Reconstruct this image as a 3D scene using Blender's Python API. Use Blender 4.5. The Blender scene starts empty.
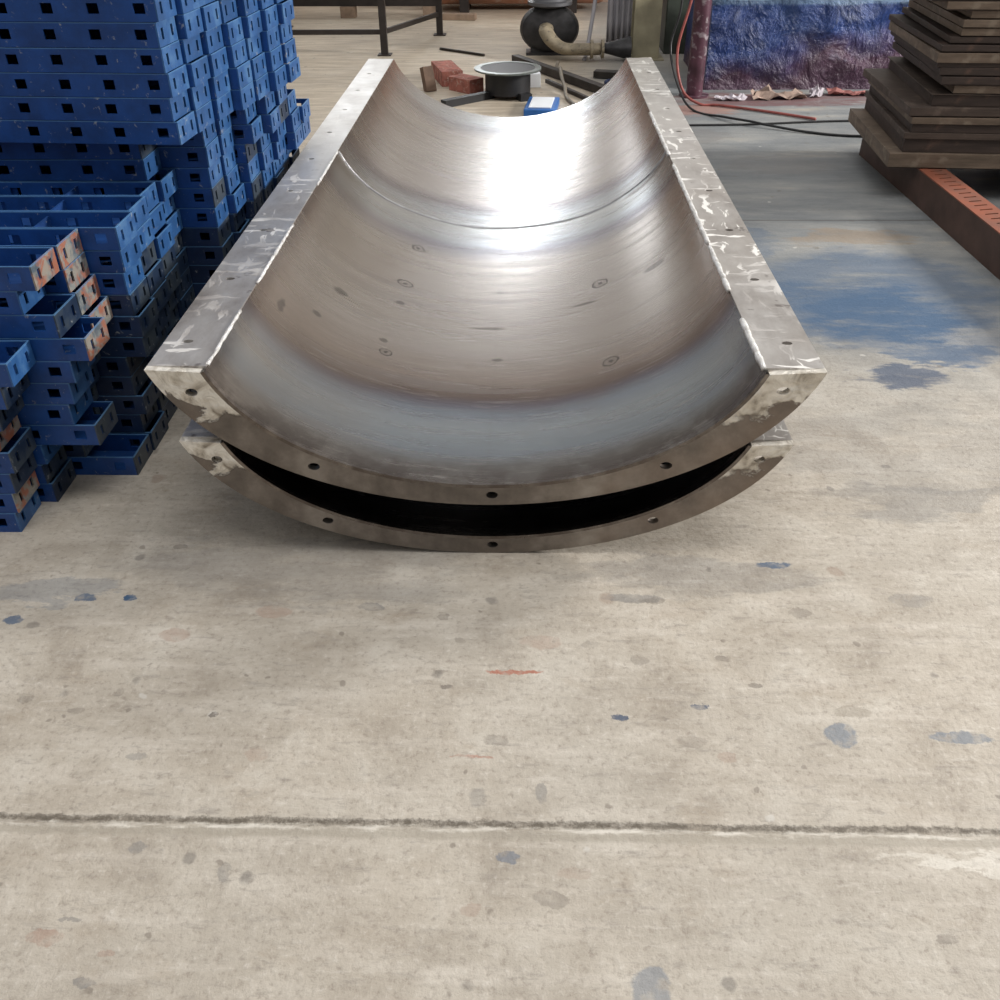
import bpy, bmesh, math, random
from mathutils import Vector, Matrix, noise
from mathutils.geometry import tessellate_polygon
sin, cos, pi, sqrt = math.sin, math.cos, math.pi, math.sqrt
R = math.radians
SC = bpy.context.scene
COL = SC.collection

# ---------------------------------------------------------------- camera
H = 1.6
FPX = 950.0
pitch = math.atan(662/950.0); yaw = R(1.73); roll = 0.01
fw = Vector((-sin(yaw)*cos(pitch), cos(yaw)*cos(pitch), -sin(pitch)))
r0 = Vector((cos(yaw), sin(yaw), 0)); u0 = r0.cross(fw)
rt = r0*cos(roll) - u0*sin(roll); up = u0*cos(roll) + r0*sin(roll)
cam_d = bpy.data.cameras.new('camera'); cam = bpy.data.objects.new('camera', cam_d); COL.objects.link(cam)
cam_d.sensor_fit = 'HORIZONTAL'; cam_d.sensor_width = 36; cam_d.lens = 36*FPX/1000
cam_d.clip_end = 200
cam.matrix_world = Matrix(((rt.x, up.x, -fw.x, 0), (rt.y, up.y, -fw.y, 0), (rt.z, up.z, -fw.z, H), (0, 0, 0, 1)))
SC.camera = cam

# ---------------------------------------------------------------- world and light
W = bpy.data.worlds.new('world'); SC.world = W; W.use_nodes = True
wn = W.node_tree; wn.nodes.clear()
wo = wn.nodes.new('ShaderNodeOutputWorld'); bg = wn.nodes.new('ShaderNodeBackground')
tc = wn.nodes.new('ShaderNodeTexCoord'); sp = wn.nodes.new('ShaderNodeSeparateXYZ'); cr = wn.nodes.new('ShaderNodeValToRGB')
wn.links.new(tc.outputs['Generated'], sp.inputs[0]); wn.links.new(sp.outputs['Z'], cr.inputs[0])
e = cr.color_ramp.elements
e[0].position = 0.0; e[0].color = (.13, .125, .12, 1)
e[1].position = 1.0; e[1].color = (.52, .52, .53, 1)
n_ = cr.color_ramp.elements.new(.30); n_.color = (.24, .235, .23, 1)
n_ = cr.color_ramp.elements.new(.60); n_.color = (.46, .455, .45, 1)
wn.links.new(cr.outputs[0], bg.inputs[0]); bg.inputs[1].default_value = 1.0
wn.links.new(bg.outputs[0], wo.inputs[0])

def area(name, loc, target, sx, sy, power, color=(1, 1, 1)):
    l = bpy.data.lights.new(name, 'AREA'); l.shape = 'RECTANGLE'; l.size = sx; l.size_y = sy
    l.energy = power; l.color = color
    o = bpy.data.objects.new(name, l); COL.objects.link(o); o.location = loc
    o.rotation_euler = (Vector(target)-Vector(loc)).to_track_quat('-Z', 'Y').to_euler()
    return o
area('roof_light', (1.2, 1.6, 7.0), (.9, 2.2, 0), 7.0, 2.2, 215, (1, .97, .93))
area('unseen_side_light', (8.5, 5.9, 3.5), (1.2, 4.0, 0), 1.4, 1.4, 850, (1, .97, .93))  # unseen light from the right; throws the beam's shadow leftward
SC.view_settings.view_transform = 'Standard'; SC.view_settings.look = 'None'
SC.view_settings.exposure = 0.25; SC.view_settings.gamma = 1; SC.view_settings.use_curve_mapping = False

# ---------------------------------------------------------------- helpers
def tag(o, label=None, cat=None, group=None, kind=None):
    if label: o['label'] = label
    if cat: o['category'] = cat
    if group: o['group'] = group
    if kind: o['kind'] = kind
    return o
def empty(name, loc=(0, 0, 0), rz=0.0):
    o = bpy.data.objects.new(name, None); COL.objects.link(o); o.location = loc; o.rotation_euler = (0, 0, rz)
    o.empty_display_size = .05
    return o
class MB:
    def __init__(s): s.v = []; s.f = []
    def add(s, v, f):
        n = len(s.v); s.v += [tuple(p) for p in v]; s.f += [tuple(i+n for i in q) for q in f]; return s
    def box(s, x0, x1, y0, y1, z0, z1):
        return s.add([(x0, y0, z0), (x1, y0, z0), (x1, y1, z0), (x0, y1, z0), (x0, y0, z1), (x1, y0, z1), (x1, y1, z1), (x0, y1, z1)],
              [(0, 3, 2, 1), (4, 5, 6, 7), (0, 1, 5, 4), (1, 2, 6, 5), (2, 3, 7, 6), (3, 0, 4, 7)])
    def obox(s, a, b, w, h):
        """bar from a to b, w wide and h tall"""
        a = Vector(a); b = Vector(b); d = (b-a).normalized()
        sd = d.cross(Vector((0, 0, 1)))
        if sd.length < 1e-3: sd = Vector((1, 0, 0))
        sd.normalize(); u = sd.cross(d)
        v = []
        for p in (a, b):
            for i, j in ((-1, -1), (1, -1), (1, 1), (-1, 1)): v.append(p + sd*i*w/2 + u*j*h/2)
        return s.add(v, [(0, 1, 2, 3), (7, 6, 5, 4), (0, 4, 5, 1), (1, 5, 6, 2), (2, 6, 7, 3), (3, 7, 4, 0)])
    def tube(s, pts, r, n=10, cap=True):
        pts = [Vector(p) for p in pts]; rs = r if isinstance(r, (list, tuple)) else [r]*len(pts)
        base = len(s.v); prev = None
        for i, p in enumerate(pts):
            d = (pts[min(i+1, len(pts)-1)] - pts[max(i-1, 0)]).normalized()
            if prev is None: sd = d.orthogonal().normalized()
            else: sd = (prev - d*prev.dot(d)).normalized()
            prev = sd; u = d.cross(sd)
            for k in range(n):
                a = 2*pi*k/n; s.v.append(tuple(p + (sd*cos(a)+u*sin(a))*rs[i]))
        for i in range(len(pts)-1):
            for k in range(n):
                k2 = (k+1) % n; s.f.append((base+i*n+k, base+i*n+k2, base+(i+1)*n+k2, base+(i+1)*n+k))
        if cap:
            s.f.append(tuple(base+k for k in reversed(range(n)))); s.f.append(tuple(base+(len(pts)-1)*n+k for k in range(n)))
        return s
    def prism(s, loops, t0, t1, plane='XZ'):
        """polygon with holes extruded; loops[0] outer CCW"""
        pl = [[Vector((p[0], p[1], 0)) for p in L] for L in loops]
        tris = tessellate_polygon(pl)
        flat = [p for L in loops for p in L]
        def m(p, t): return (p[0], t, p[1]) if plane == 'XZ' else ((p[0], p[1], t) if plane == 'XY' else (t, p[0], p[1]))
        n = len(flat); v = [m(p, t0) for p in flat] + [m(p, t1) for p in flat]
        f = [tuple(t) for t in tris] + [tuple(i+n for i in reversed(t)) for t in tris]
        o = 0
        for L in loops:
            for i in range(len(L)):
                j = (i+1) % len(L); f.append((o+i, o+j, o+j+n, o+i+n))
            o += len(L)
        return s.add(v, f)
    def lathe(s, prof, c, axis=(0, 0, 1), n=28):
        ax = Vector(axis).normalized(); e1 = ax.orthogonal().normalized(); e2 = ax.cross(e1); c = Vector(c)
        v = []; f = []
        for (r, h) in prof:
            for k in range(n):
                a = 2*pi*k/n; v.append(c + ax*h + (e1*cos(a)+e2*sin(a))*max(r, 1e-4))
        for i in range(len(prof)-1):
            for k in range(n):
                k2 = (k+1) % n; f.append((i*n+k, i*n+k2, (i+1)*n+k2, (i+1)*n+k))
        return s.add(v, f)
    def build(s, name, mat, parent=None, smooth=False, bevel=0, fix=True):
        me = bpy.data.meshes.new(name); me.from_pydata(s.v, [], s.f)
        if fix:
            bm = bmesh.new(); bm.from_mesh(me); bmesh.ops.recalc_face_normals(bm, faces=bm.faces); bm.to_mesh(me); bm.free()
        me.materials.append(mat)
        if smooth:
            for p in me.polygons: p.use_smooth = True
        o = bpy.data.objects.new(name, me); COL.objects.link(o)
        if parent: o.parent = parent
        if bevel:
            b = o.modifiers.new('bevel', 'BEVEL'); b.width = bevel; b.segments = 2; b.limit_method = 'ANGLE'
        return o
def circle(cx, cy, rx, ry=None, n=16, rev=True):
    ry = ry or rx
    L = [(cx+rx*cos(2*pi*k/n), cy+ry*sin(2*pi*k/n)) for k in range(n)]
    return L[::-1] if rev else L
def rect(x0, x1, y0, y1, rev=True):
    L = [(x0, y0), (x1, y0), (x1, y1), (x0, y1)]
    return L[::-1] if rev else L
def ang_smooth(o, deg=35):
    for p in o.data.polygons: p.use_smooth = True
    try:
        bm = bmesh.new(); bm.from_mesh(o.data)
        for ed in bm.edges:
            if len(ed.link_faces) == 2 and ed.calc_face_angle(0) > R(deg): ed.smooth = False
        bm.to_mesh(o.data); bm.free()
    except Exception: pass
    return o

# ---------------------------------------------------------------- material helpers
class NT:
    def __init__(s, name):
        s.m = bpy.data.materials.new(name); s.m.use_nodes = True; s.t = s.m.node_tree
        s.b = s.t.nodes['Principled BSDF']; s.co = s.t.nodes.new('ShaderNodeTexCoord').outputs['Object']
    def n(s, ty, **kw):
        x = s.t.nodes.new(ty)
        for k, v in kw.items(): setattr(x, k, v)
        return x
    def lk(s, a, b): s.t.links.new(a, b)
    def put(s, sock, v):
        if hasattr(v, 'is_output'): s.lk(v, sock)
        else:
            if isinstance(v, (tuple, list)) and len(v) == 3 and sock.type == 'RGBA': v = (*v, 1)
            sock.default_value = v
    def scaled(s, sc, loc=(0, 0, 0), rot=(0, 0, 0), co=None):
        m = s.n('ShaderNodeMapping'); s.lk(co or s.co, m.inputs[0]); m.inputs['Scale'].default_value = sc
        m.inputs['Location'].default_value = loc; m.inputs['Rotation'].default_value = rot; return m.outputs[0]
    def noise(s, scale, co=None, detail=4, rough=.55, dist=0, col=False):
        x = s.n('ShaderNodeTexNoise'); s.lk(co or s.co, x.inputs['Vector']); x.inputs['Scale'].default_value = scale
        x.inputs['Detail'].default_value = detail; x.inputs['Roughness'].default_value = rough; x.inputs['Distortion'].default_value = dist
        return x.outputs['Color' if col else 'Fac']
    def ramp(s, v, stops, interp='LINEAR'):
        x = s.n('ShaderNodeValToRGB'); s.put(x.inputs[0], v); cr = x.color_ramp; cr.interpolation = interp
        while len(cr.elements) > 1: cr.elements.remove(cr.elements[-1])
        for i, (p, c) in enumerate(stops):
            if not isinstance(c, (tuple, list)): c = (c, c, c)
            el = cr.elements[0] if i == 0 else cr.elements.new(p)
            el.position = p; el.color = (*c[:3], 1)
        return x.outputs[0]
    def math(s, op, a, b=0.0, c=None, clamp=False):
        x = s.n('ShaderNodeMath', operation=op); x.use_clamp = clamp; s.put(x.inputs[0], a); s.put(x.inputs[1], b)
        if c is not None: s.put(x.inputs[2], c)
        return x.outputs[0]
    def vmath(s, op, a, b=(0, 0, 0)):
        x = s.n('ShaderNodeVectorMath', operation=op); s.put(x.inputs[0], a); s.put(x.inputs[1], b)
        return x.outputs['Value'] if op in ('LENGTH', 'DOT_PRODUCT') else x.outputs[0]
    def mix(s, f, a, b, blend='MIX'):
        x = s.n('ShaderNodeMix', data_type='RGBA', blend_type=blend); s.put(x.inputs[0], f); s.put(x.inputs[6], a); s.put(x.inputs[7], b)
        return x.outputs[2]
    def xyz(s, co=None):
        x = s.n('ShaderNodeSeparateXYZ'); s.lk(co or s.co, x.inputs[0]); return x.outputs
    def bump(s, h, st=.3, d=.01):
        x = s.n('ShaderNodeBump'); x.inputs['Strength'].default_value = st; x.inputs['Distance'].default_value = d
        s.put(x.inputs['Height'], h); s.lk(x.outputs[0], s.b.inputs['Normal'])
    def out(s, color=None, rough=None, metal=None, **kw):
        if color is not None: s.put(s.b.inputs['Base Color'], color)
        if rough is not None: s.put(s.b.inputs['Roughness'], rough)
        if metal is not None: s.put(s.b.inputs['Metallic'], metal)
        for k, v in kw.items(): s.put(s.b.inputs[k.replace('_', ' ')], v)
        return s.m
def simple(name, col, rough=.6, metal=0.0, var=.3, scale=8, bump=0.0, dirt=None):
    t = NT(name); n = t.noise(scale, detail=5)
    c = t.mix(t.ramp(n, [(.3, 0), (.7, 1)]), tuple(x*(1-var) for x in col), tuple(min(1, x*(1+var)) for x in col))
    if dirt: c = t.mix(t.ramp(t.noise(scale*2.3, detail=6, dist=.6), [(.55, 0), (.68, 1)]), c, dirt)
    if bump: t.bump(t.noise(scale*4, detail=4), bump, .01)
    return t.out(c, rough, metal)

# ---------------------------------------------------------------- floor material (concrete with paint spots, joints)
STAINS = [(0.691,1.414,0.037,0.034,'bg',.75),(0.735,1.481,0.044,0.021,'tn',.5),(0.949,1.411,0.071,0.020,'bg',.75),(0.223,0.850,0.039,0.043,'bg',.6),(-0.025,1.098,0.025,0.015,'bl',.5),(0.665,2.001,0.051,0.015,'bl',.85),(0.217,1.458,0.021,0.012,'nv',.85),(0.399,1.493,0.019,0.010,'nv',.85),(-1.127,1.839,0.034,0.018,'bl',.8),(-1.015,1.841,0.019,0.014,'bl',1),(-1.276,1.753,0.023,0.018,'bl',.8),(-1.207,1.870,0.157,0.060,'bg',.3),(-0.744,1.107,0.018,0.018,'gr',.5),(-0.559,1.056,0.014,0.023,'gr',.4),(-0.847,0.923,0.034,0.017,'pk',.7),(-0.721,0.894,0.018,0.008,'pk',.5),(-0.746,0.844,0.021,0.009,'gr',.6),(-0.815,0.956,0.024,0.005,'gr',.5),(-0.092,0.988,0.024,0.014,'pk',.35),(0.056,1.014,0.035,0.018,'dk',.45),(0.102,1.069,0.034,0.015,'pk',.25),(0.649,0.951,0.026,0.013,'dk',.15),(0.751,0.953,0.020,0.011,'dk',.75),(-0.856,1.705,0.044,0.025,'pk',.5),(-0.631,1.793,0.048,0.024,'pk',.5),(-1.003,1.455,0.020,0.010,'dk',.5),(-0.689,1.448,0.012,0.007,'dk',.9),(-0.922,1.508,0.014,0.015,'dk',.6),(-1.130,1.486,0.018,0.009,'dk',.4),(-0.824,1.328,0.024,0.011,'gr',.4),(-0.566,1.338,0.030,0.016,'pk',.3),(-0.383,1.819,0.038,0.017,'gr',.6),(-0.192,1.589,0.016,0.010,'dk',.8),(-0.173,1.545,0.018,0.008,'dk',.8),(-0.058,1.385,0.028,0.017,'dk',.5),(0.045,1.694,0.053,0.026,'pk',.4),(-0.017,1.592,0.070,0.008,'rd',.9),(-0.106,1.343,0.053,0.004,'rd',.5),(0.163,1.686,0.023,0.014,'dk',.4),(0.276,1.637,0.026,0.015,'dk',.4),(0.473,1.643,0.017,0.010,'dk',.6),(0.538,1.557,0.017,0.009,'dk',.6),(0.696,1.813,0.030,0.019,'dk',.45),(0.368,1.389,0.037,0.015,'dk',.3),(0.436,1.347,0.025,0.016,'pk',.35),(0.040,1.253,0.014,0.027,'gr',.5),(0.280,1.860,0.082,0.018,'gr',.6),(0.330,1.853,0.038,0.012,'dk',.5),(-0.088,1.238,0.020,0.025,'gr',.3),(-0.195,1.784,0.013,0.011,'dk',.6),(-0.948,2.057,0.021,0.011,'dk',.6),(0.305,1.451,0.026,0.006,'dk',.5),(0.985,1.863,0.063,0.027,'gr',.35),(-0.152,1.698,0.017,0.012,'dk',.4),(1.50,3.90,0.60,0.50,'bl',.45),(1.30,3.70,0.55,0.34,'bl',.45),(1.45,3.66,0.30,0.30,'bl',.6),(1.65,3.40,0.5,0.2,'bl',.35),(1.371,3.101,0.197,0.109,'nv',.6),(1.549,3.306,0.225,0.111,'bl',.5),(1.520,4.530,0.360,0.140,'br',.5),(1.047,4.572,0.121,0.430,'bl',.3),(1.502,5.780,0.381,0.209,'gr',.5),(1.133,6.474,0.194,0.254,'gr',.5),(0.797,2.910,0.069,0.036,'gr',.3),(1.165,7.167,0.389,0.212,'rd',.4),(0.130,6.943,0.208,0.115,'gr',.3),]
SCOL = {'bg': (.17, .20, .24), 'tn': (.27, .23, .18), 'bl': (.055, .105, .185), 'nv': (.04, .07, .13), 'gr': (.19, .185, .18),
        'pk': (.36, .25, .195), 'dk': (.19, .165, .14), 'rd': (.38, .15, .10), 'br': (.27, .21, .15), 'pl': (.66, .62, .55), 'mr': (.17, .09, .09)}
def floor_material(ya, yb):
    t = NT('stained_concrete')
    big = t.noise(1.1, detail=6, rough=.6); mid = t.noise(5, detail=8, rough=.65, dist=.4); fine = t.noise(60, detail=5, rough=.7)
    streak = t.noise(6, co=t.scaled((.45, 3.0, 1)), detail=6, rough=.65)
    c = t.ramp(mid, [(.25, (.30, .255, .205)), (.42, (.42, .37, .305)), (.55, (.49, .44, .37)), (.78, (.62, .58, .51))])
    c = t.mix(t.ramp(big, [(.38, .0), (.66, .45)]), c, (.40, .375, .33))
    c = t.mix(t.ramp(streak, [(.5, 0), (.72, .5)]), c, (.64, .59, .52))
    c = t.mix(t.ramp(t.noise(3.3, detail=9, rough=.7, co=t.scaled((1, 1.7, 1), (4, 2, 0))), [(.56, 0), (.68, .35)]), c, (.33, .26, .19))
    c = t.mix(t.math('MULTIPLY', t.ramp(fine, [(.33, 1), (.47, 0)]), .5), c, (.24, .20, .165))
    c = t.mix(t.math('MULTIPLY', t.ramp(fine, [(.56, 0), (.70, 1)]), .35), c, (.72, .68, .62))
    scf = t.noise(19, co=t.scaled((.55, 2.0, 1), rot=(0, 0, .25)), detail=8, rough=.75, dist=.3)
    c = t.mix(t.ramp(scf, [(.55, 0), (.66, .55)]), c, (.27, .24, .21))
    c = t.mix(t.ramp(scf, [(.30, .5), (.42, 0)]), c, (.66, .62, .56))
    tanf = t.math('MULTIPLY', t.ramp(t.math('MULTIPLY', t.xyz()[1], .1), [(.55, 0), (.75, .7)]), t.ramp(t.math('MULTIPLY_ADD', t.xyz()[0], .2, .5), [(.6, 1), (.68, 0)]))
    c = t.mix(tanf, c, t.ramp(streak, [(.35, (.36, .29, .21)), (.6, (.60, .51, .39))]))
    X, Y, Z = t.xyz()[:3]
    # worn grey-blue paint, darkened for the stack's shade, on the floor behind and right of the trough; tan floor at the back left
    wob = t.noise(1.6, detail=5, col=False)
    yy = t.math('ADD', Y, t.math('MULTIPLY_ADD', wob, 1.2, -.6))
    xx = t.math('ADD', X, t.math('MULTIPLY_ADD', wob, 1.0, -.5))
    mg = t.math('MULTIPLY', t.ramp(t.math('MULTIPLY', yy, .1), [(.27, 0), (.37, 1), (.80, 1), (.9, .5)]), t.ramp(t.math('MULTIPLY', xx, .5), [(.20, 0), (.36, 1)]))
    gcol = t.ramp(t.noise(2.6, co=t.scaled((.5, 1.7, 1)), detail=7, rough=.65), [(.3, (.095, .115, .135)), (.46, (.16, .18, .195)), (.6, (.24, .25, .25)), (.72, (.38, .345, .29))])
    c = t.mix(t.math('MULTIPLY', mg, .85), c, gcol)
    # small dark drips everywhere
    for sc, th, colr, k in ((7, .10, (.16, .145, .13), .55), (13, .085, (.20, .17, .14), .6), (3.1, .07, (.30, .22, .17), .5), (5.1, .05, (.62, .60, .56), .5)):
        v = t.n('ShaderNodeTexVoronoi'); dist = t.vmath('ADD', t.co, t.vmath('MULTIPLY', t.noise(14, detail=3, col=True), (.05, .05, 0)))
        t.lk(dist, v.inputs['Vector']); v.inputs['Scale'].default_value = sc; v.inputs['Randomness'].default_value = 1
        pick = t.ramp(t.xyz(v.outputs['Color'])[0], [(.52, 0), (.55, 1)])
        m = t.math('MULTIPLY', t.ramp(v.outputs['Distance'], [(th*.8, 1), (th*1.25, 0)]), t.math('MULTIPLY', pick, k))
        c = t.mix(m, c, colr)
    # the individual spots and paint patches
    wv = t.vmath('ADD', t.co, t.vmath('MULTIPLY', t.vmath('SUBTRACT', t.noise(22, detail=5, rough=.7, col=True), (.5, .5, .5)), (.045, .04, 0)))
    wv2 = t.vmath('ADD', t.co, t.vmath('MULTIPLY', t.vmath('SUBTRACT', t.noise(3.5, detail=7, rough=.7, col=True, co=t.scaled((.6, 1.6, 1))), (.5, .5, .5)), (.75, .6, 0)))
    brk = t.ramp(t.noise(30, detail=4), [(.36, .35), (.52, 1)])
    brk2 = t.ramp(t.noise(5, co=t.scaled((.6, 1.8, 1), rot=(0, 0, .3)), detail=7, rough=.7), [(.33, .25), (.5, 1)])
    for (x, y, rx, ry, cc, st) in STAINS + [(.80, 1.105, .16, .03, 'pl', .7), (1.0, 1.12, .10, .03, 'pl', .7), (1.9, 7.5, .9, .25, 'mr', .7), (1.2, 2.6, .5, .3, 'gr', .25), (-.6, 2.0, .5, .18, 'gr', .3), (.45, 1.95, .35, .12, 'gr', .3), (1.15, 2.3, .25, .12, 'gr', .35)]:
        mg_ = ry*1.4 + (.35 if rx > .1 else .03)
        if y+mg_ < ya or y-mg_ > yb: continue
        bigp = rx > .1
        d = t.vmath('LENGTH', t.vmath('MULTIPLY', t.vmath('SUBTRACT', wv2 if bigp else wv, (x, y, 0)), (1/rx, 1/ry, 0)))
        m = t.ramp(d, [(.75 if bigp else .85, min(1, st*1.25) if bigp else st), (1.3 if bigp else 1.1, 0)])
        m = t.math('MULTIPLY', m, brk2 if bigp else brk)
        c = t.mix(m, c, SCOL[cc])
    # expansion joint in front: dark broken groove with a pale chipped lip
    jn = t.math('MULTIPLY_ADD', t.noise(9, detail=7, rough=.75), .03, -.015)
    chip = t.math('MULTIPLY', t.ramp(t.noise(2.1, detail=2), [(.4, 0), (.7, .02)]), 1.0)
    y0 = t.math('ADD', t.math('ADD', t.math('SUBTRACT', Y, 1.166), t.math('MULTIPLY', jn, .9)), t.math('MULTIPLY_ADD', t.noise(60, detail=5, rough=.8), .02, -.01))
    dark = t.ramp(t.math('MULTIPLY_ADD', y0, 7, .5), [(.47, 0), (.50, .5), (.54, 1), (.58, .9), (.62, 0)])
    spk = t.ramp(t.noise(28, detail=6, rough=.8), [(.36, .2), (.55, 1)])
    c = t.mix(t.math('MULTIPLY', dark, spk), c, (.13, .11, .085))
    tanb = t.ramp(t.math('MULTIPLY_ADD', y0, 7, .5), [(.28, 0), (.33, .8), (.43, .8), (.47, 0)])
    c = t.mix(t.math('MULTIPLY', tanb, .75), c, (.34, .305, .25))
    pale = t.ramp(t.math('MULTIPLY_ADD', y0, 7, .5), [(.40, 0), (.44, 1), (.49, 1), (.52, 0)])
    c = t.mix(t.math('MULTIPLY', pale, t.ramp(t.noise(12, co=t.scaled((1, 6, 1)), detail=4), [(.45, 0), (.62, .9)])), c, (.68, .64, .57))
    y1 = t.math('ADD', t.math('SUBTRACT', Y, 4.79), t.math('MULTIPLY', jn, .3))
    c = t.mix(t.ramp(t.math('MULTIPLY_ADD', y1, 10, .5), [(.40, 0), (.46, .8), (.54, .8), (.60, 0)]), c, (.09, .085, .08))
    h = t.math('SUBTRACT', t.math('ADD', t.math('MULTIPLY', mid, .5), t.math('MULTIPLY', fine, .4)), t.math('MULTIPLY', dark, .9))
    t.bump(h, .5, .014)
    return t.out(c, t.ramp(mid, [(.3, .45), (.7, .7)]), 0, Specular_IOR_Level=.35)
# one slab; its top is cut into bands only so that each band carries the paint spots that lie on it
bands = [-3, .97, 1.36, 1.66, 2.2, 3.0, 4.6, 6.0, 14]
fl = MB(); vv = []
for y in bands: vv += [(-9, y, 0), (9, y, 0), (-9, y, -.12), (9, y, -.12)]
nb = len(bands)
ff = [(4*i, 4*i+1, 4*i+5, 4*i+4) for i in range(nb-1)] + [(4*i+2, 4*i+6, 4*i+7, 4*i+3) for i in range(nb-1)]
ff += [(4*i, 4*i+4, 4*i+6, 4*i+2) for i in range(nb-1)] + [(4*i+1, 4*i+3, 4*i+7, 4*i+5) for i in range(nb-1)] + [(0, 2, 3, 1), (4*nb-4, 4*nb-3, 4*nb-1, 4*nb-2)]
fl.add(vv, ff)
fo_ = fl.build('floor', floor_material(bands[0], bands[1])); tag(fo_, kind='structure')
for i in range(1, nb-1): fo_.data.materials.append(floor_material(bands[i], bands[i+1]))
for p in fo_.data.polygons:
    p.material_index = max(i for i in range(nb-1) if p.center.y > bands[i] - 1e-6) if p.center.y < 13.99 else nb-2

# ---------------------------------------------------------------- back wall with two added bright windows for metal reflections
m_wall = NT('dusty_pink_plaster')
_z = m_wall.math('ADD', m_wall.xyz()[2], m_wall.math('MULTIPLY', m_wall.noise(3, detail=5), .2))
m_wall = m_wall.out(m_wall.mix(m_wall.ramp(m_wall.math('MULTIPLY', _z, .5), [(.58, 0), (.60, 1)]), m_wall.ramp(m_wall.noise(1.4, detail=7), [(.3, (.30, .20, .15)), (.6, (.46, .33, .26)), (.75, (.40, .24, .17))]), (.74, .73, .71)), .85, 0)  # upper wall, out of view, whitened to brighten the trough's reflections
WY = 12.6
wl = MB()
WX0, WX1, WZ0, WZ1 = -.66, -.28, 1.35, 3.5
wl.prism([rect(-9, 9, 0, 6.5, False), rect(WX0, WX1, WZ0, WZ1), rect(-2.6, -1.7, 1.4, 2.7)], WY, WY+.25, 'XZ')
tag(wl.build('wall_back', m_wall), kind='structure')
m_added_pane = NT('added_glare_pane'); m_added_pane = m_added_pane.out((.8, .85, .9), .3, 0, Emission_Color=(.93, .97, 1.0), Emission_Strength=11.0)  # added, unseen; glows to make the streak reflected in the trough
added_wnd = MB(); added_wnd.box(WX0, WX1, WY+.10, WY+.115, WZ0, WZ1)
added_pane = added_wnd.build('added_window_1', m_added_pane); tag(added_pane, kind='structure')
m_added_frame = simple('added_window_frame_steel', (.12, .12, .12), .5, .6)
wf = MB(); wf.box(WX0, WX0+.04, WY+.03, WY+.10, WZ0, WZ1).box(WX1-.04, WX1, WY+.03, WY+.10, WZ0, WZ1).box(WX0+.04, WX1-.04, WY+.03, WY+.10, WZ0, WZ0+.04).box(WX0+.04, WX1-.04, WY+.03, WY+.10, WZ1-.04, WZ1)
wf.build('added_window_frame', m_added_frame, added_pane)
w2 = MB(); w2.box(-2.6, -1.7, WY+.10, WY+.115, 1.4, 2.7)
m_added_pane2 = NT('added_dim_glare_pane'); m_added_pane2 = m_added_pane2.out((.8, .85, .9), .3, 0, Emission_Color=(.93, .97, 1.0), Emission_Strength=2.5)  # added, unseen; dimmer glow for glare on the left rim
added_pane2 = w2.build('added_window_2', m_added_pane2); tag(added_pane2, kind='structure')
wf = MB(); wf.box(-2.6, -2.56, WY+.03, WY+.10, 1.4, 2.7).box(-1.74, -1.7, WY+.03, WY+.10, 1.4, 2.7).box(-2.56, -1.74, WY+.03, WY+.10, 1.4, 1.44).box(-2.56, -1.74, WY+.03, WY+.10, 2.66, 2.7)
wf.build('added_window_frame', m_added_frame, added_pane2)

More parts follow.
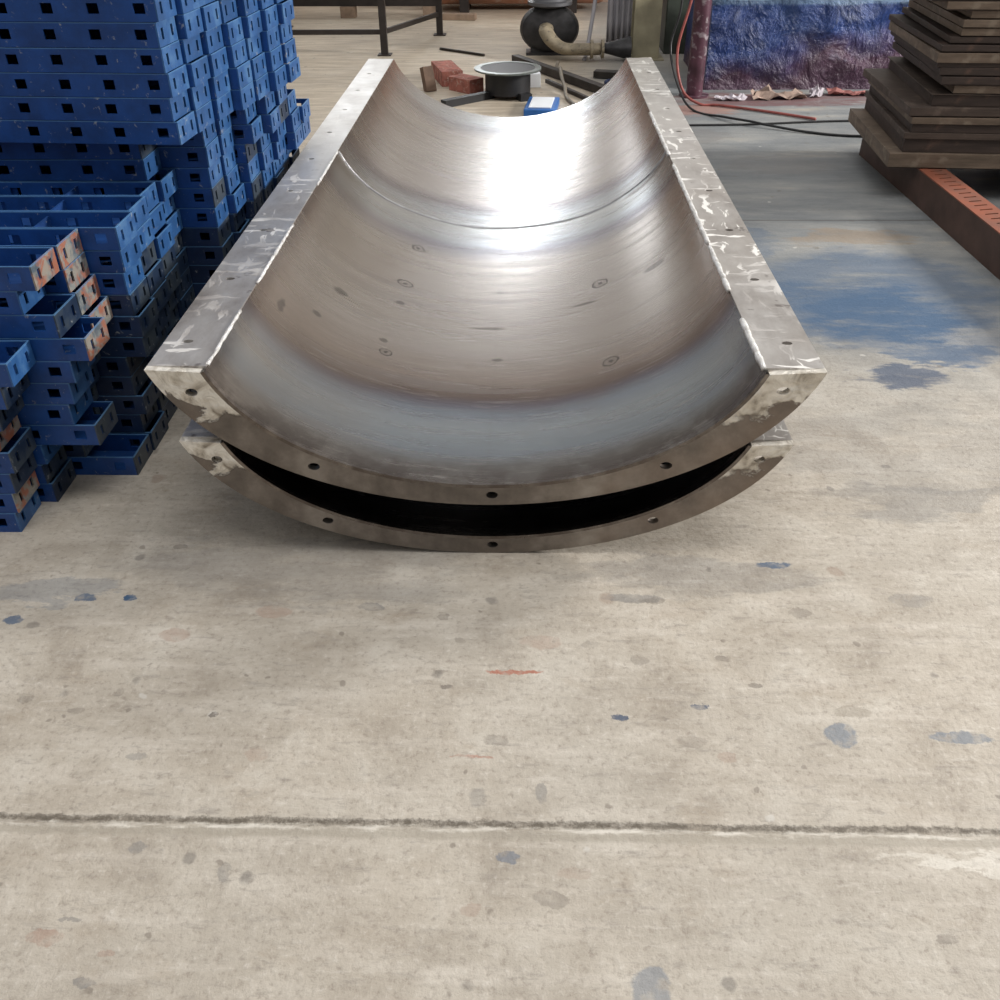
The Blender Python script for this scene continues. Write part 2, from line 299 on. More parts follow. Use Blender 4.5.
# ---------------------------------------------------------------- trough materials
MARKS = [('r',-0.334,3.267,0.029,0.031),('r',-0.337,2.705,0.020,0.023),('r',0.367,3.241,0.030,0.036),('r',0.363,2.629,0.025,0.029),('r',-0.323,3.638,0.025,0.031),('s',-0.515,2.980,0.025,0.028),('s',-0.549,2.746,0.016,0.018),('s',-0.029,2.998,0.075,0.012),('s',-0.352,2.781,0.017,0.016),('s',-0.333,3.094,0.019,0.018),('s',-0.625,2.636,0.010,0.05),('s',0.591,3.980,0.09,0.04),('s',0.008,3.316,0.018,0.012),('s',0.545,3.155,0.040,0.025),('s',0.308,3.107,0.050,0.012),('s',0.012,2.762,0.022,0.012)]
Y0, Y1 = 2.042, 6.0; LEN = Y1-Y0
def shell_material():
    t = NT('rolled_steel_sheet')
    X, Y, Z = t.xyz()[:3]
    streak = t.noise(2.2, co=t.scaled((.55, 7.5, .55)), detail=7, rough=.65)
    fine = t.noise(9, co=t.scaled((.8, 11, .8)), detail=6, rough=.7)
    blot = t.noise(2.0, detail=5)
    yw = t.math('ADD', Y, t.math('MULTIPLY_ADD', t.noise(1.7, co=t.scaled((1, .6, 1)), detail=3), .14, -.07))
    f = t.math('MULTIPLY', yw, 1/LEN)
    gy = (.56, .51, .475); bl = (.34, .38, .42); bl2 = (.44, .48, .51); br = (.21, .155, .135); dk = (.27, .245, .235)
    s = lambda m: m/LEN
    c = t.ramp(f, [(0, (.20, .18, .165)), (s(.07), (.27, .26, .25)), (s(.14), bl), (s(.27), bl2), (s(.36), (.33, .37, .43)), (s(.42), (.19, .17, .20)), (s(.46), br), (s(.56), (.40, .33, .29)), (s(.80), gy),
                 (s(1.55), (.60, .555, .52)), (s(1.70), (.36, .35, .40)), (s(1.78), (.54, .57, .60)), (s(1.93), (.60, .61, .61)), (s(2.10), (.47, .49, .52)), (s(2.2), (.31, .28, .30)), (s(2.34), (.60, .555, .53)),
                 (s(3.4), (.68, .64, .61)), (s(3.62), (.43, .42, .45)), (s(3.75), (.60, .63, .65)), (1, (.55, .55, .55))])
    c = t.mix(t.ramp(streak, [(.32, .75), (.52, 0)]), c, t.mix(.6, c, dk))
    c = t.mix(t.ramp(fine, [(.55, 0), (.75, .5)]), c, (.68, .64, .60))
    c = t.mix(t.ramp(blot, [(.55, 0), (.75, .35)]), c, (.34, .28, .25))
    # browner towards the left-hand side
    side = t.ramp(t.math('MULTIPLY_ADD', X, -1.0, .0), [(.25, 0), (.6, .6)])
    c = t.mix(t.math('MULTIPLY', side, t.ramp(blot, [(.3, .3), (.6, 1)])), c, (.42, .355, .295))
    # smudges along the front edge
    em = t.math('MULTIPLY', t.ramp(Y, [(.02, 1), (.13, 0)]), t.ramp(t.noise(11, detail=5, rough=.7), [(.42, 0), (.56, .8)]))
    c = t.mix(em, c, (.12, .10, .09))
    wv = t.vmath('ADD', t.co, t.vmath('MULTIPLY', t.vmath('SUBTRACT', t.noise(40, detail=3, col=True), (.5, .5, .5)), (.02, .02, 0)))
    for k, x, y, rx, ry in MARKS:
        d = t.vmath('LENGTH', t.vmath('MULTIPLY', t.vmath('SUBTRACT', wv, (x, y-Y0, 0)), (1/rx, 1/ry, 0)))
        if k == 'r': m = t.ramp(d, [(.0, .8), (.25, .75), (.33, .15), (.72, .15), (.82, .75), (1.0, .75), (1.1, 0)])
        else: m = t.ramp(d, [(.6, .6), (1.1, 0)])
        c = t.mix(m, c, (.10, .09, .085))
    # faint centre line
    cl = t.ramp(t.math('MULTIPLY_ADD', X, 20, .0), [(.0, 0), (.03, .5), (.10, .5), (.16, 0)])
    c = t.mix(t.math('MULTIPLY', cl, t.ramp(fine, [(.4, 0), (.6, .7)])), c, (.20, .18, .17))
    c = t.mix(.13, c, (.10, .085, .08))
    t.bump(t.math('ADD', t.math('MULTIPLY', streak, .5), fine), .04, .004)
    return t.out(c, t.ramp(streak, [(.3, .31), (.7, .21)]), 1.0)
m_shell = shell_material()
m_inner_dark = simple('dark_mill_scale_steel', (.13, .12, .115), .5, .9, .3, 4)

def flange_material():
    t = NT('cut_flange_plate')
    X, Y, Z = t.xyz()[:3]
    n = t.noise(6, detail=7, rough=.65)
    c = t.ramp(n, [(.3, (.11, .10, .09)), (.5, (.215, .19, .17)), (.72, (.36, .33, .30))])
    c = t.mix(t.ramp(t.noise(2.5, detail=3), [(.5, 0), (.7, .5)]), c, (.27, .20, .155))
    # ground, bright weld smears at the two top corners
    wn_ = t.math('MULTIPLY_ADD', t.noise(8, detail=7, rough=.65, dist=.9), .22, -.11)
    k = t.math('ADD', t.math('ADD', t.math('MULTIPLY', t.math('ABSOLUTE', X), -.50), Z), t.math('ADD', wn_, .575))
    m = t.math('MULTIPLY', t.ramp(k, [(.5, 0), (.508, 1)]), t.ramp(t.math('ADD', Z, t.math('MULTIPLY', wn_, .5)), [(.262, 0), (.270, 1)]))
    wc = t.ramp(t.noise(16, detail=6, dist=.8), [(.34, (.30, .26, .21)), (.44, (.62, .57, .49)), (.6, (.88, .84, .76))])
    c = t.mix(m, c, wc)
    t.bump(t.math('ADD', t.math('MULTIPLY', m, .6), t.math('MULTIPLY', t.noise(20, detail=6, dist=1.2), t.math('MULTIPLY_ADD', m, 1.6, .25))), .55, .014)
    return t.out(c, t.mix(m, (.45,)*3, (.38,)*3), t.math('MULTIPLY_ADD', m, -.45, .85))
m_flange = flange_material()
def rim_material(name, right):
    t = NT(name)
    X, Y, Z = t.xyz()[:3]
    n = t.noise(5, co=t.scaled((1.4, .7, 1)), detail=7, rough=.65)
    c = t.ramp(n, [(.30, (.24, .215, .20)), (.45, (.40, .375, .355)), (.6, (.52, .50, .48)), (.72, (.66, .64, .62))])
    c = t.mix(t.ramp(t.noise(1.3, detail=3), [(.45, 0), (.65, .6)]), c, (.40, .43, .47) if not right else (.42, .38, .34))
    wr = t.vmath('ADD', t.co, t.vmath('MULTIPLY', t.noise(6, detail=3, col=True), (.10, .10, 0)))
    d1 = t.ramp(t.noise(7, co=t.scaled((.9, 3.6, 1), rot=(0, 0, .5), co=wr), detail=3), [(.60, 0), (.635, 1)])
    d2 = t.ramp(t.noise(7, co=t.scaled((4.2, .9, 1), rot=(0, 0, .25), loc=(3, 1, 0), co=wr), detail=3), [(.60, 0), (.635, 1)])
    line = t.math('MAXIMUM', d1, d2)
    gate = t.ramp(t.noise(3.5, co=t.scaled((1, 1, 1), (7, 1, 0)), detail=2), [(.36 if right else .50, 0), (.46 if right else .60, 1)])
    c = t.mix(t.math('MULTIPLY', line, t.math('MULTIPLY', gate, .9 if right else .6)), c, (.95, .93, .89))
    spots = t.ramp(t.noise(17, detail=3), [(.66, 0), (.72, .7)])
    c = t.mix(spots, c, (.12, .10, .09))
    # glare painted in, paler toward the far end
    c = t.mix(t.ramp(t.math('MULTIPLY', Y, 1/LEN), [(.30, 0), (.62, .85 if not right else .35)]), c, t.ramp(t.noise(9, detail=5), [(.3, (.70, .68, .66)), (.7, (.95, .94, .92))]))
    t.bump(t.math('ADD', n, t.math('MULTIPLY', line, .3)), .2, .006)
    return t.out(c, t.ramp(n, [(.3, .42), (.7, .3)]), t.math('MULTIPLY_ADD', line, -.3, .5))
m_rimL = rim_material('rim_bar_steel_left', False); m_rimR = rim_material('rim_bar_steel_right', True)
m_weld = simple('bright_weld_bead', (.82, .79, .74), .35, .4, .35, 40, .6)
m_seam = simple('seam_weld_steel', (.52, .52, .54), .35, 1.0, .3, 30, .4)

# ---------------------------------------------------------------- trough
AO, BO, BI = .845, .516, .442
HW, ZR = .82, .552
TO = math.asin(HW/AO)
zco = ZR + BO*cos(TO)
def trough(name, label, loc, k, kz, HI):
    """k = size of this piece; the origin is the middle of its front end on the floor level of its own base"""
    root = empty(name, loc); tag(root, label, 'steel trough')
    AI = HI*1.037; TI = math.asin(HI/AI); zci = ZR - .004 + BI*cos(TI)
    z_shift = -(zco-BO)                      # bottom of the flange at local z = 0
    def o_(t, g=0.0): return ((AO+g)*sin(t)*k, (zco+z_shift-(BO+g)*cos(t))*kz)
    def i_(t, g=0.0): return ((AI+g)*sin(t)*k, (zci+z_shift-(BI+g)*cos(t))*kz)
    L = LEN
    N = 64
    # shell: rolled sheet between the two end flanges
    NV = 40; s = MB(); v = []; f = []
    th = .010
    for j in range(NV+1):
        y = L*j/NV
        for i in range(N+1):
            a = -TI+2*TI*i/N; x, z = i_(a); v.append((x, y, z))
    for j in range(NV+1):
        y = L*j/NV
        for i in range(N+1):
            a = -TI+2*TI*i/N; x, z = i_(a, th); v.append((x, y, z))
    M = N+1; T = (NV+1)*M
    for j in range(NV):
        for i in range(N):
            f.append((j*M+i, j*M+i+1, (j+1)*M+i+1, (j+1)*M+i)); f.append((T+j*M+i, T+(j+1)*M+i, T+(j+1)*M+i+1, T+j*M+i+1))
    for i in range(N):
        f.append((i, T+i, T+i+1, i+1)); q = NV*M; f.append((q+i, q+i+1, T+q+i+1, T+q+i))
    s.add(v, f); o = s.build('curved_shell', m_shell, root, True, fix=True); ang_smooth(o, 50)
    # end flanges with elliptical bolt holes
    holes = []
    for a in (-68.5, -35, 1.3, 37, 70):
        t_ = R(a); xo, zo = o_(t_); xi, zi = i_(t_*TI/TO)
        holes.append((xo*.5+xi*.5, zo*.5+zi*.5))
    outer = [o_(-TO+2*TO*i/N) for i in range(N+1)] + [i_(TI-2*TI*i/N, th) for i in range(N+1)]
    for y0 in (0, L-.022):
        fm = MB(); fm.prism([outer] + [circle(h[0], h[1], .0155*k, .011*k, 14) for h in holes], y0, y0+.022, 'XZ')
        fo = fm.build('end_flange', m_flange, root); ang_smooth(fo, 40)
        fo.data.materials[0] = m_flange
    # rim bars along both long edges
    zt = (ZR+z_shift)*kz
    for sgn, mt in ((-1, m_rimL), (1, m_rimR)):
        xs = sorted((sgn*(HI)*k, sgn*HW*k))
        hl = [circle(sgn*(HI+HW)/2*k + .012*sgn, .16+.42*q, .0135, .010, 12) for q in range(9)]
        rb = MB(); rb.prism([rect(xs[0], xs[1], .022, L-.022, False)] + hl, zt-.020, zt, 'XY')
        ro = rb.build('rim_bar', mt, root)
        # weld bead between bar and shell
        rnd = random.Random(5 if sgn > 0 else 8)
        segs = [(.03, .35), (.55, 1.05), (1.5, 1.95)] if sgn < 0 else [(.02, .30), (.50, .85), (.88, 1.75), (1.9, 2.6)]
        for a0, a1 in segs:
            wb = MB(); n = int((a1-a0)/.02)
            wb.tube([(sgn*(HI*k-.002)+rnd.uniform(-.001, .001), a0+(a1-a0)*q/n, zt-.001+rnd.uniform(-.001, .001)) for q in range(n+1)], [(.0048 if sgn < 0 else .0075)+rnd.uniform(-.001, .0015) for q in range(n+1)], 6)
            wb.build('weld_bead', m_weld, root, True)
    # ring seam half way along
    sm = MB(); sm.tube([(i_(a, -.001)[0], LEN*.5 + .004*sin(9*a), i_(a, -.001)[1]) for a in [-TI+.01+(2*TI-.02)*q/80 for q in range(81)]], .0028, 6)
    sm.build('seam_weld', m_seam, root, True)
    return root
trough('trough_half', 'lower curved steel trough half lying on the floor beneath the upper one', (-.10, Y0, .001), .945, .896, .700)
trough('trough_half', 'upper curved steel trough half with bright inside, nested on the lower one', (-.10, Y0, .1605), 1.0, 1.0, .675)

# ---------------------------------------------------------------- blue formwork trays
def blue_material(name, base, worn, amount, orange=False):
    t = NT(name)
    zz = t.xyz()[2]
    oi = t.n('ShaderNodeObjectInfo'); t.co = t.vmath('ADD', t.co, t.vmath('MULTIPLY', t.n('ShaderNodeCombineXYZ').outputs[0], (1, 1, 1))); cx = t.co.node.inputs[1].links[0].from_node.inputs[0].links[0].from_node
    for q_, k_ in enumerate((37.0, 61.0, 17.0)): t.lk(t.math('MULTIPLY', oi.outputs['Random'], k_), cx.inputs[q_])
    n = t.noise(9, detail=6, rough=.65); f = t.noise(35, detail=5, rough=.7, dist=.5)
    c = t.mix(t.ramp(n, [(.35, 0), (.65, 1)]), tuple(x*.75 for x in base), tuple(x*1.25 for x in base))
    c = t.mix(t.ramp(n, [(.70-amount*.35, 0), (.80-amount*.30, .85)]), c, worn)
    c = t.mix(t.ramp(f, [(.62, 0), (.70, .75)]), c, (.34, .36, .37))
    if orange:
        c = t.mix(t.ramp(t.noise(14, detail=5, dist=1.0), [(.45, 0), (.54, .9)]), c, (.36, .125, .07))
        c = t.mix(t.ramp(t.noise(22, detail=5, dist=.7), [(.50, 0), (.60, .9)]), c, (.30, .28, .24))
    c = t.mix(t.ramp(t.math('MULTIPLY', zz, 10), [(.615, 0), (.63, .6)]), c, (.10, .24, .45))  # edge highlight painted in along the tray's top
    t.bump(f, .15, .004)
    return t.out(c, .42, .0, Specular_IOR_Level=.5)
BLUE = (.006, .050, .215)
m_blue = blue_material('blue_painted_steel', BLUE, (.02, .08, .25), .1)
m_end = blue_material('worn_blue_end_plate', (.022, .092, .26), (.07, .17, .34), .5)
m_grime_shade = blue_material('grimy_shaded_blue_end_plate', (.012, .028, .065), (.05, .065, .08), .7)  # shade low in the piles painted in on top of grime
m_orange = blue_material('chipped_orange_end_plate', (.10, .13, .16), (.30, .30, .27), .7, True)
m_inside = blue_material('tray_sheet_blue', (.009, .045, .17), (.02, .07, .2), .1)
TL, TW, TH, TT, PITCH = 1.2, .139, .0645, .0045, .066
def cells(nu, nv, hole, f3, u, v, th):
    """thin plate with rectangular holes; u, v break lists; hole(i, j); f3 maps (u, v, w) to a point"""
    mb = MB(); V = {}; 
    def vid(i, j, s_):
        key = (i, j, s_)
        if key not in V: V[key] = len(mb.v); mb.v.append(f3(u[i], v[j], th*s_))
        return V[key]
    solid = lambda i, j: 0 <= i < len(u)-1 and 0 <= j < len(v)-1 and not hole(i, j)
    for i in range(len(u)-1):
        for j in range(len(v)-1):
            if hole(i, j): continue
            a, b, c, d = (i, j), (i+1, j), (i+1, j+1), (i, j+1)
            mb.f.append(tuple(vid(*p, 0) for p in (a, b, c, d))); mb.f.append(tuple(vid(*p, 1) for p in (d, c, b, a)))
            for (p, q, ni, nj) in ((a, b, i, j-1), (b, c, i+1, j), (c, d, i, j+1), (d, a, i-1, j)):
                if not solid(ni, nj): mb.f.append((vid(*p, 0), vid(*p, 1), vid(*q, 1), vid(*q, 0)))
    return mb
hx = []
for q in range(9): hx += [-.050-.133*q-.0165, -.050-.133*q+.0165]
ub = sorted([-TL+TT, -TT] + hx); vb = [0, .020, .047, TH]
def is_hole(i, j): return j == 1 and (i % 2 == 1)
rail_f = cells(0, 0, is_hole, lambda a, b, w: (a, w, b), ub, vb, TT)
rail_b = cells(0, 0, is_hole, lambda a, b, w: (a, TW-TT+w, b), ub, vb, TT)
eu = [0, .026, .041, .098, .113, TW]; ev = [0, .017, .047, TH]
end_r = cells(0, 0, lambda i, j: j == 1 and i in (1, 3), lambda a, b, w: (-TT+w, a, b), eu, ev, TT)
end_l = cells(0, 0, lambda i, j: j == 1 and i in (1, 3), lambda a, b, w: (-TL+w, a, b), eu, ev, TT)
m_shade = blue_material('shade_darkened_blue_paint', (.006, .022, .075), (.02, .04, .08), .4)  # shade beside the trough painted into the rail colour
def make_tray(endmat, nm):
    """long shallow steel tray; origin at its right front bottom corner, running towards -x"""
    root = empty('formwork_tray')
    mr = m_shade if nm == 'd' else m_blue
    rail_f.build('side_rail', mr, root); rail_b.build('side_rail', mr, root)
    end_r.build('end_plate', endmat, root); end_l.build('end_plate', endmat, root)
    b = MB(); b.box(-TL+TT, -TT, TT, TW-TT, 0, .004); b.build('base_sheet', m_inside, root)
    for x in (-.2495, -.5155, -.7815):
        c = MB(); c.box(x-.003, x+.003, TT, TW-TT, .004, TH-.012); c.build('cross_rib', m_inside, root)
    return root
protos = {'b': make_tray(m_end, 'b'), 'g': make_tray(m_grime_shade, 'g'), 'o': make_tray(m_orange, 'o'), 'd': make_tray(m_grime_shade, 'd')}
used = {k: False for k in protos}
def place_tray(kind, x, y, z, rz, label, group):
    src = protos[kind]
    if not used[kind]: o = src; used[kind] = True
    else:
        o = src.copy(); COL.objects.link(o)
        for ch in src.children:
            c = ch.copy(); COL.objects.link(c); c.parent = o
    o.location = (x, y, z); o.rotation_euler = (0, 0, rz)
    tag(o, label, 'formwork tray', group)
ordn = ['first', 'second', 'third', 'fourth', 'fifth', 'sixth', 'seventh', 'eighth', 'ninth', 'tenth', 'eleventh', 'twelfth', 'thirteenth', 'fourteenth', 'fifteenth', 'sixteenth']
def stack(col_name, group, layers, y, xs, rz=0.0, kinds=None, jy=.001, seed=0, extra=None):
    rnd = random.Random(seed); n = len(layers)
    for q, l in enumerate(layers):
        x = xs(l) if callable(xs) else xs
        kd = (kinds(l) if callable(kinds) else kinds) or 'b'
        frm = 'topmost' if q == n-1 else ('lowest' if q == 0 else (ordn[q]+' from bottom'))
        look = {'d': 'shade-darkened blue tray', 'b': 'blue tray', 'g': 'grime-and-shade-ended blue tray', 'o': 'orange-ended blue tray'}[kd]
        place_tray(kd, x, y+rnd.uniform(-jy, jy), l*PITCH, rz + rnd.uniform(-.0012, .0012), '%s, %s in %s' % (look, frm, col_name), group)
rj = random.Random(4)
def jig(base, amp, seed):
    r_ = random.Random(seed); tab = [r_.uniform(-amp, amp) for _ in range(30)]
    return lambda l: base + tab[l]
# nearest column at the left edge of the photograph
Dx = {0: -1.418, 1: -1.405, 2: -1.392, 3: -1.375, 4: -1.40, 5: -1.37, 6: -1.335, 7: -1.30, 8: -1.36, 9: -1.34, 10: -1.31}
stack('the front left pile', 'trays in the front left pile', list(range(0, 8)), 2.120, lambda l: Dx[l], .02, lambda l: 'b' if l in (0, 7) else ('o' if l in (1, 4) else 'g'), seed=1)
# second column: ragged, with a chipped end here and there
Cx = {0: -1.375, 1: -1.385, 2: -1.37, 3: -1.198, 4: -1.255, 5: -1.236, 6: -1.215, 7: -1.158, 8: -1.222, 9: -1.30, 10: -1.245}
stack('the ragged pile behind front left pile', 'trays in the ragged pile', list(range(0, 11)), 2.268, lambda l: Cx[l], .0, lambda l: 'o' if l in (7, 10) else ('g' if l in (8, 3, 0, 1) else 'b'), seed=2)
# third column, standing on a loose tray
place_tray('g', -1.185, 2.4145, 0, 0, 'single blue steel tray lying open on the floor, sticking out in front of the trough', 'tray on the floor')
Ex = {1: -1.33, 2: -1.32, 3: -1.31, 4: -1.29, 5: -1.27, 6: -1.25, 7: -1.202, 8: -1.222, 9: -1.236, 10: -1.238}
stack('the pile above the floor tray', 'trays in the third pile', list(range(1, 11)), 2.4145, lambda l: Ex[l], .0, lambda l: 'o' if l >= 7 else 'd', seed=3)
# long wall of columns running back beside the trough
long_cols = []
for q in range(11):
    y = 2.560 + q*.1445
    top = 10 if q < 4 else (12 if q < 9 else (11 if q == 9 else 10))
    def xs(l, q=q, y=y):
        r_ = random.Random(q*31+l)
        if q < 4: b = -1.135 - .008*q if l >= 5 else -1.15+.012*q
        else: b = -1.035 + (y-3.14)*.16
        if q == 3 and l > 10: b = -1.20
        if l >= 11 and q in (6, 7, 8): b += .035
        b += r_.uniform(-.014, .014)
        if l < 9: b = min(b, -.955 + r_.uniform(-.03, 0))
        if l < 5: b -= .04
        return b
    ls = list(range(0, top+1)) + ([11, 12] if q == 3 else [])
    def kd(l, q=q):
        if l < 8: return 'd'  # lower layers take the painted shade
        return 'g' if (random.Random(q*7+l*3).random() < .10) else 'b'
    stack('the %s-from-front column of the long low row' % ordn[q], 'trays in the long low row', ls, y, xs, .0, kd, seed=20+q)
# tall block on top of it, turned a little
for j in range(7):
    y = 2.900 + .1455*j
    def xs(l, j=j):
        r_ = random.Random(j*17+l*5+3)
        return -1.030 + .148*j/6*1.0 + r_.uniform(-.010, .010) - .006*(l-13)*0
    lo = 13
    stack('the %s-from-front column of the tall upper block' % ordn[j], 'trays in the tall upper block', list(range(lo, 20)), y, xs, R(-3.5), 'b', seed=50+j)

# ---------------------------------------------------------------- brown panels at the right, on a slotted orange beam
def brown_material(name, base, hi, amt):
    t = NT(name); n = t.noise(5, co=t.scaled((.7, 1, 6)), detail=7, rough=.65)
    c = t.mix(t.ramp(n, [(.35, 0), (.7, 1)]), tuple(x*.65 for x in base), tuple(x*1.3 for x in base))
    c = t.mix(t.ramp(t.noise(12, detail=5), [(.62-amt*.2, 0), (.75-amt*.2, .7)]), c, hi)
    t.bump(t.noise(25, detail=5), .3, .005)
    return t.out(c, .62, .25)
m_br_dark = brown_material('dark_rusty_frame', (.060, .043, .036), (.13, .08, .06), .1)
m_br_tan = brown_material('tan_panel_edge', (.175, .13, .095), (.27, .22, .17), .3)
m_br_mid = brown_material('brown_panel_edge', (.085, .062, .050), (.16, .12, .095), .3)
def brown_panel(x, y, z, th, sheet_top, sheet_th, mat, rz, label):
    root = empty('shuttering_form', (x, y, z), rz); tag(root, label, 'formwork panel', 'brown panels stacked at the right')
    PW, PD = 1.15, 1.0
    fth = th - sheet_th
    s = MB(); z0 = fth if sheet_top else 0
    s.box(0, PW, 0, PD, z0, z0+sheet_th); s.build('face_sheet', mat, root, bevel=.002)
    if fth > .004:
        a, b = (0, fth) if sheet_top else (sheet_th, th)
        for (x0, x1, y0, y1, nm) in ((.012, PW-.012, .012, .055, 'frame_rail'), (.012, PW-.012, PD-.055, PD-.012, 'frame_rail'), (.012, .055, .055, PD-.055, 'frame_rail'), (PW-.055, PW-.012, .055, PD-.055, 'frame_rail')):
            r_ = MB(); r_.box(x0, x1, y0, y1, a, b); r_.build(nm, m_br_dark, root, bevel=.002)
        r_ = MB()
        for q in (.33, .66): r_.box(PW*q-.02, PW*q+.02, .055, PD-.055, a, b)
        r_.build('cross_bar', m_br_dark, root)
BZ = .17
defs = [(1.881, .076, 1, .070, 't'), (1.936, .099, 1, .030, 'm'), (1.954, .076, 1, .032, 't'), (1.935, .046, 1, .040, 'm'), (2.030, .060, 1, .004, 'm'), (2.130, .040, 1, .036, 't'),
        (2.055, .042, 1, .035, 'd'), (2.040, .041, 1, .035, 'd'), (2.009, .066, 1, .044, 't'), (2.020, .034, 1, .028, 'd'), (2.057, .034, 1, .028, 'd'), (2.100, .038, 1, .033, 't'), (2.095, .037, 1, .033, 't'), (2.126, .038, 1, .033, 't'),
        (1.998, .040, 1, .034, 't'), (1.913, .045, 1, .03, 'm'), (1.93, .06, 1, .03, 't')]
z = BZ + .0005
for q, (x, th, st, sth, mm) in enumerate(defs):
    mt = {'t': m_br_tan, 'm': m_br_mid, 'd': m_br_dark}[mm]
    nm = 'topmost' if q == len(defs)-1 else ('lowest' if q == 0 else ordn[q] + ' from the bottom' if q < 16 else '')
    look = {'t': 'tan-edged brown steel panel', 'm': 'brown steel panel with rusty edge', 'd': 'dark brown steel panel'}[mm]
    brown_panel(x, 5.10 + (0, .01, .0, .0, .02, .01)[q % 6], z, th, True, sth, mt, R((-4, -5, -4.2, -3, -5, -4)[q % 6]), '%s, %s of right-hand stack' % (look, nm))
    z += th + .0006
m_beam = NT('orange_primed_steel'); _n = m_beam.noise(9, detail=6)
m_beam = m_beam.out(m_beam.mix(m_beam.ramp(_n, [(.4, 0), (.65, .8)]), (.25, .075, .04), (.15, .07, .05)), .6, 0)
m_beam_side = simple('dark_brown_beam_side', (.075, .040, .030), .6, 0, .3, 9)  # sides darker brown than the top plate
def beam(x, y0, y1, w, h, label, rz):
    root = empty('slotted_beam', (x, y0, 0), rz); tag(root, label, 'steel beam')
    L = y1-y0
    slots = []
    n = int(L/.062)
    for q in range(n):
        y = .04 + q*.062
        slots.append([(w*.30, y), (w*.78, y+.014), (w*.78, y+.026), (w*.30, y+.012)][::-1])
    t_ = MB(); t_.prism([rect(0, w, 0, L, False)]+slots, h-.006, h, 'XY'); t_.build('top_plate', m_beam, root)
    w_ = MB(); w_.box(0, .006, 0, L, 0, h-.006); w_.build('web_plate', m_beam_side, root)
    w_ = MB(); w_.box(w-.006, w, 0, L, 0, h-.006); w_.build('web_plate', m_beam_side, root)
    w_ = MB(); w_.box(.006, w-.006, 0, .006, 0, h-.006); w_.build('end_plate', m_beam_side, root)
beam(2.085, 3.2, 6.0, .135, .17, 'orange slotted steel beam under the left side of the brown panel stack', R(1.2))
beam(2.80, 3.9, 6.0, .135, .17, 'orange slotted steel beam under the right side of the brown panel stack', 0)

# ---------------------------------------------------------------- background, right: blue tarpaulin block, pipe, hoses, scraps
def tarp_material():
    t = NT('paint_stained_tarpaulin'); n = t.noise(2.2, detail=6, rough=.6); f = t.noise(4.5, co=t.scaled((1, 1, .8), rot=(0, .6, 0)), detail=8, rough=.62, dist=.35)
    X, Y, Z = t.xyz()[:3]
    c = t.ramp(n, [(.3, (.010, .026, .11)), (.5, (.013, .045, .19)), (.7, (.03, .075, .22))])
    red = t.math('ADD', t.math('MULTIPLY_ADD', Z, -1.2, .45), t.math('MULTIPLY', n, .9))
    red = t.math('ADD', red, t.math('MULTIPLY', t.math('ABSOLUTE', t.math('SUBTRACT', X, 1.25)), .22))
    c = t.mix(t.ramp(red, [(.60, 0), (.92, .85)]), c, (.085, .03, .042))
    c = t.mix(t.ramp(f, [(.60, 0), (.66, .35), (.70, .0)]), c, (.20, .22, .30))
    c = t.mix(t.ramp(t.math('ADD', Z, t.math('MULTIPLY', f, .04)), [(.60, 0), (.615, .6)]), c, (.16, .26, .38))
    t.bump(f, 1.0, .12)
    return t.out(c, .4, 0)
m_tarp = tarp_material()
def crumple_box(name, x0, x1, y0, y1, z1, amp, mat, nx=70, nz=24, ny=14):
    v = []; f = []
    def P(x, y, z, nrm):
        d = noise.fractal(Vector((x*3, y*3, z*4)), 1.0, 2.0, 4)*amp + noise.ridged_multi_fractal(Vector((x*2.2+5, y*2, z*3)), 1, 2, 3, 1, 2)*amp*.4
        return tuple(Vector((x, y, z)) + nrm*d)
    def grid(fn, a, b):
        n0 = len(v)
        for i in range(a+1):
            for j in range(b+1): v.append(fn(i/a, j/b))
        for i in range(a):
            for j in range(b): k = n0+i*(b+1)+j; f.append((k, k+1, k+b+2, k+b+1))
    dn = Vector((0, -.6, .5)); 
    grid(lambda u, w: P(x0+(x1-x0)*u, y0, z1*w, dn*min(1, w*6)), nx, nz)
    grid(lambda u, w: P(x0+(x1-x0)*u, y0+(y1-y0)*w, z1, dn), nx, ny)
    grid(lambda u, w: P(x0, y0+(y1-y0)*w, z1*u, dn*min(1, u*6)), nz, ny)
    grid(lambda u, w: P(x1, y0+(y1-y0)*w, z1*u, dn*min(1, u*6)), nz, ny)
    mb = MB(); mb.add(v, f); return mb.build(name, mat, None, True)
o = crumple_box('tarpaulin_cover', 1.36, 3.6, 7.82, 9.0, .60, .07, m_tarp)
tag(o, 'crumpled blue tarpaulin sheeting stained with red paint behind the trough', 'tarpaulin')
m_maroon = simple('maroon_overspray_pipe', (.09, .038, .055), .4, .2, .4, 9, .1, (.33, .28, .30))
p = MB(); p.tube([(1.255, 7.62, .012), (1.255, 7.62, 1.9)], .062, 18); p.lathe([(0, .012), (.11, .012), (.11, 0), (0, 0)], (1.255, 7.62, 0))
tag(ang_smooth(p.build('pipe_post', m_maroon)), 'maroon round pipe post at the left end of the blue tarpaulin', 'post')
m_red = simple('red_rubber_hose', (.28, .07, .06), .5, 0, .3, 20); m_black = simple('black_rubber_hose', (.012, .012, .013), .45, 0, .2, 20)
def bez(P, n=16):
    out = []
    P = [Vector(p) for p in P]; P = [P[0]*2-P[1]] + P + [P[-1]*2-P[-2]]
    for i in range(1, len(P)-2):
        for q in range(n):
            t = q/n; a, b, c, d = P[i-1:i+3]
            out.append(.5*((2*b)+(c-a)*t+(2*a-5*b+4*c-d)*t*t+(3*b-a-3*c+d)*t**3))
    out.append(P[-2]); return out
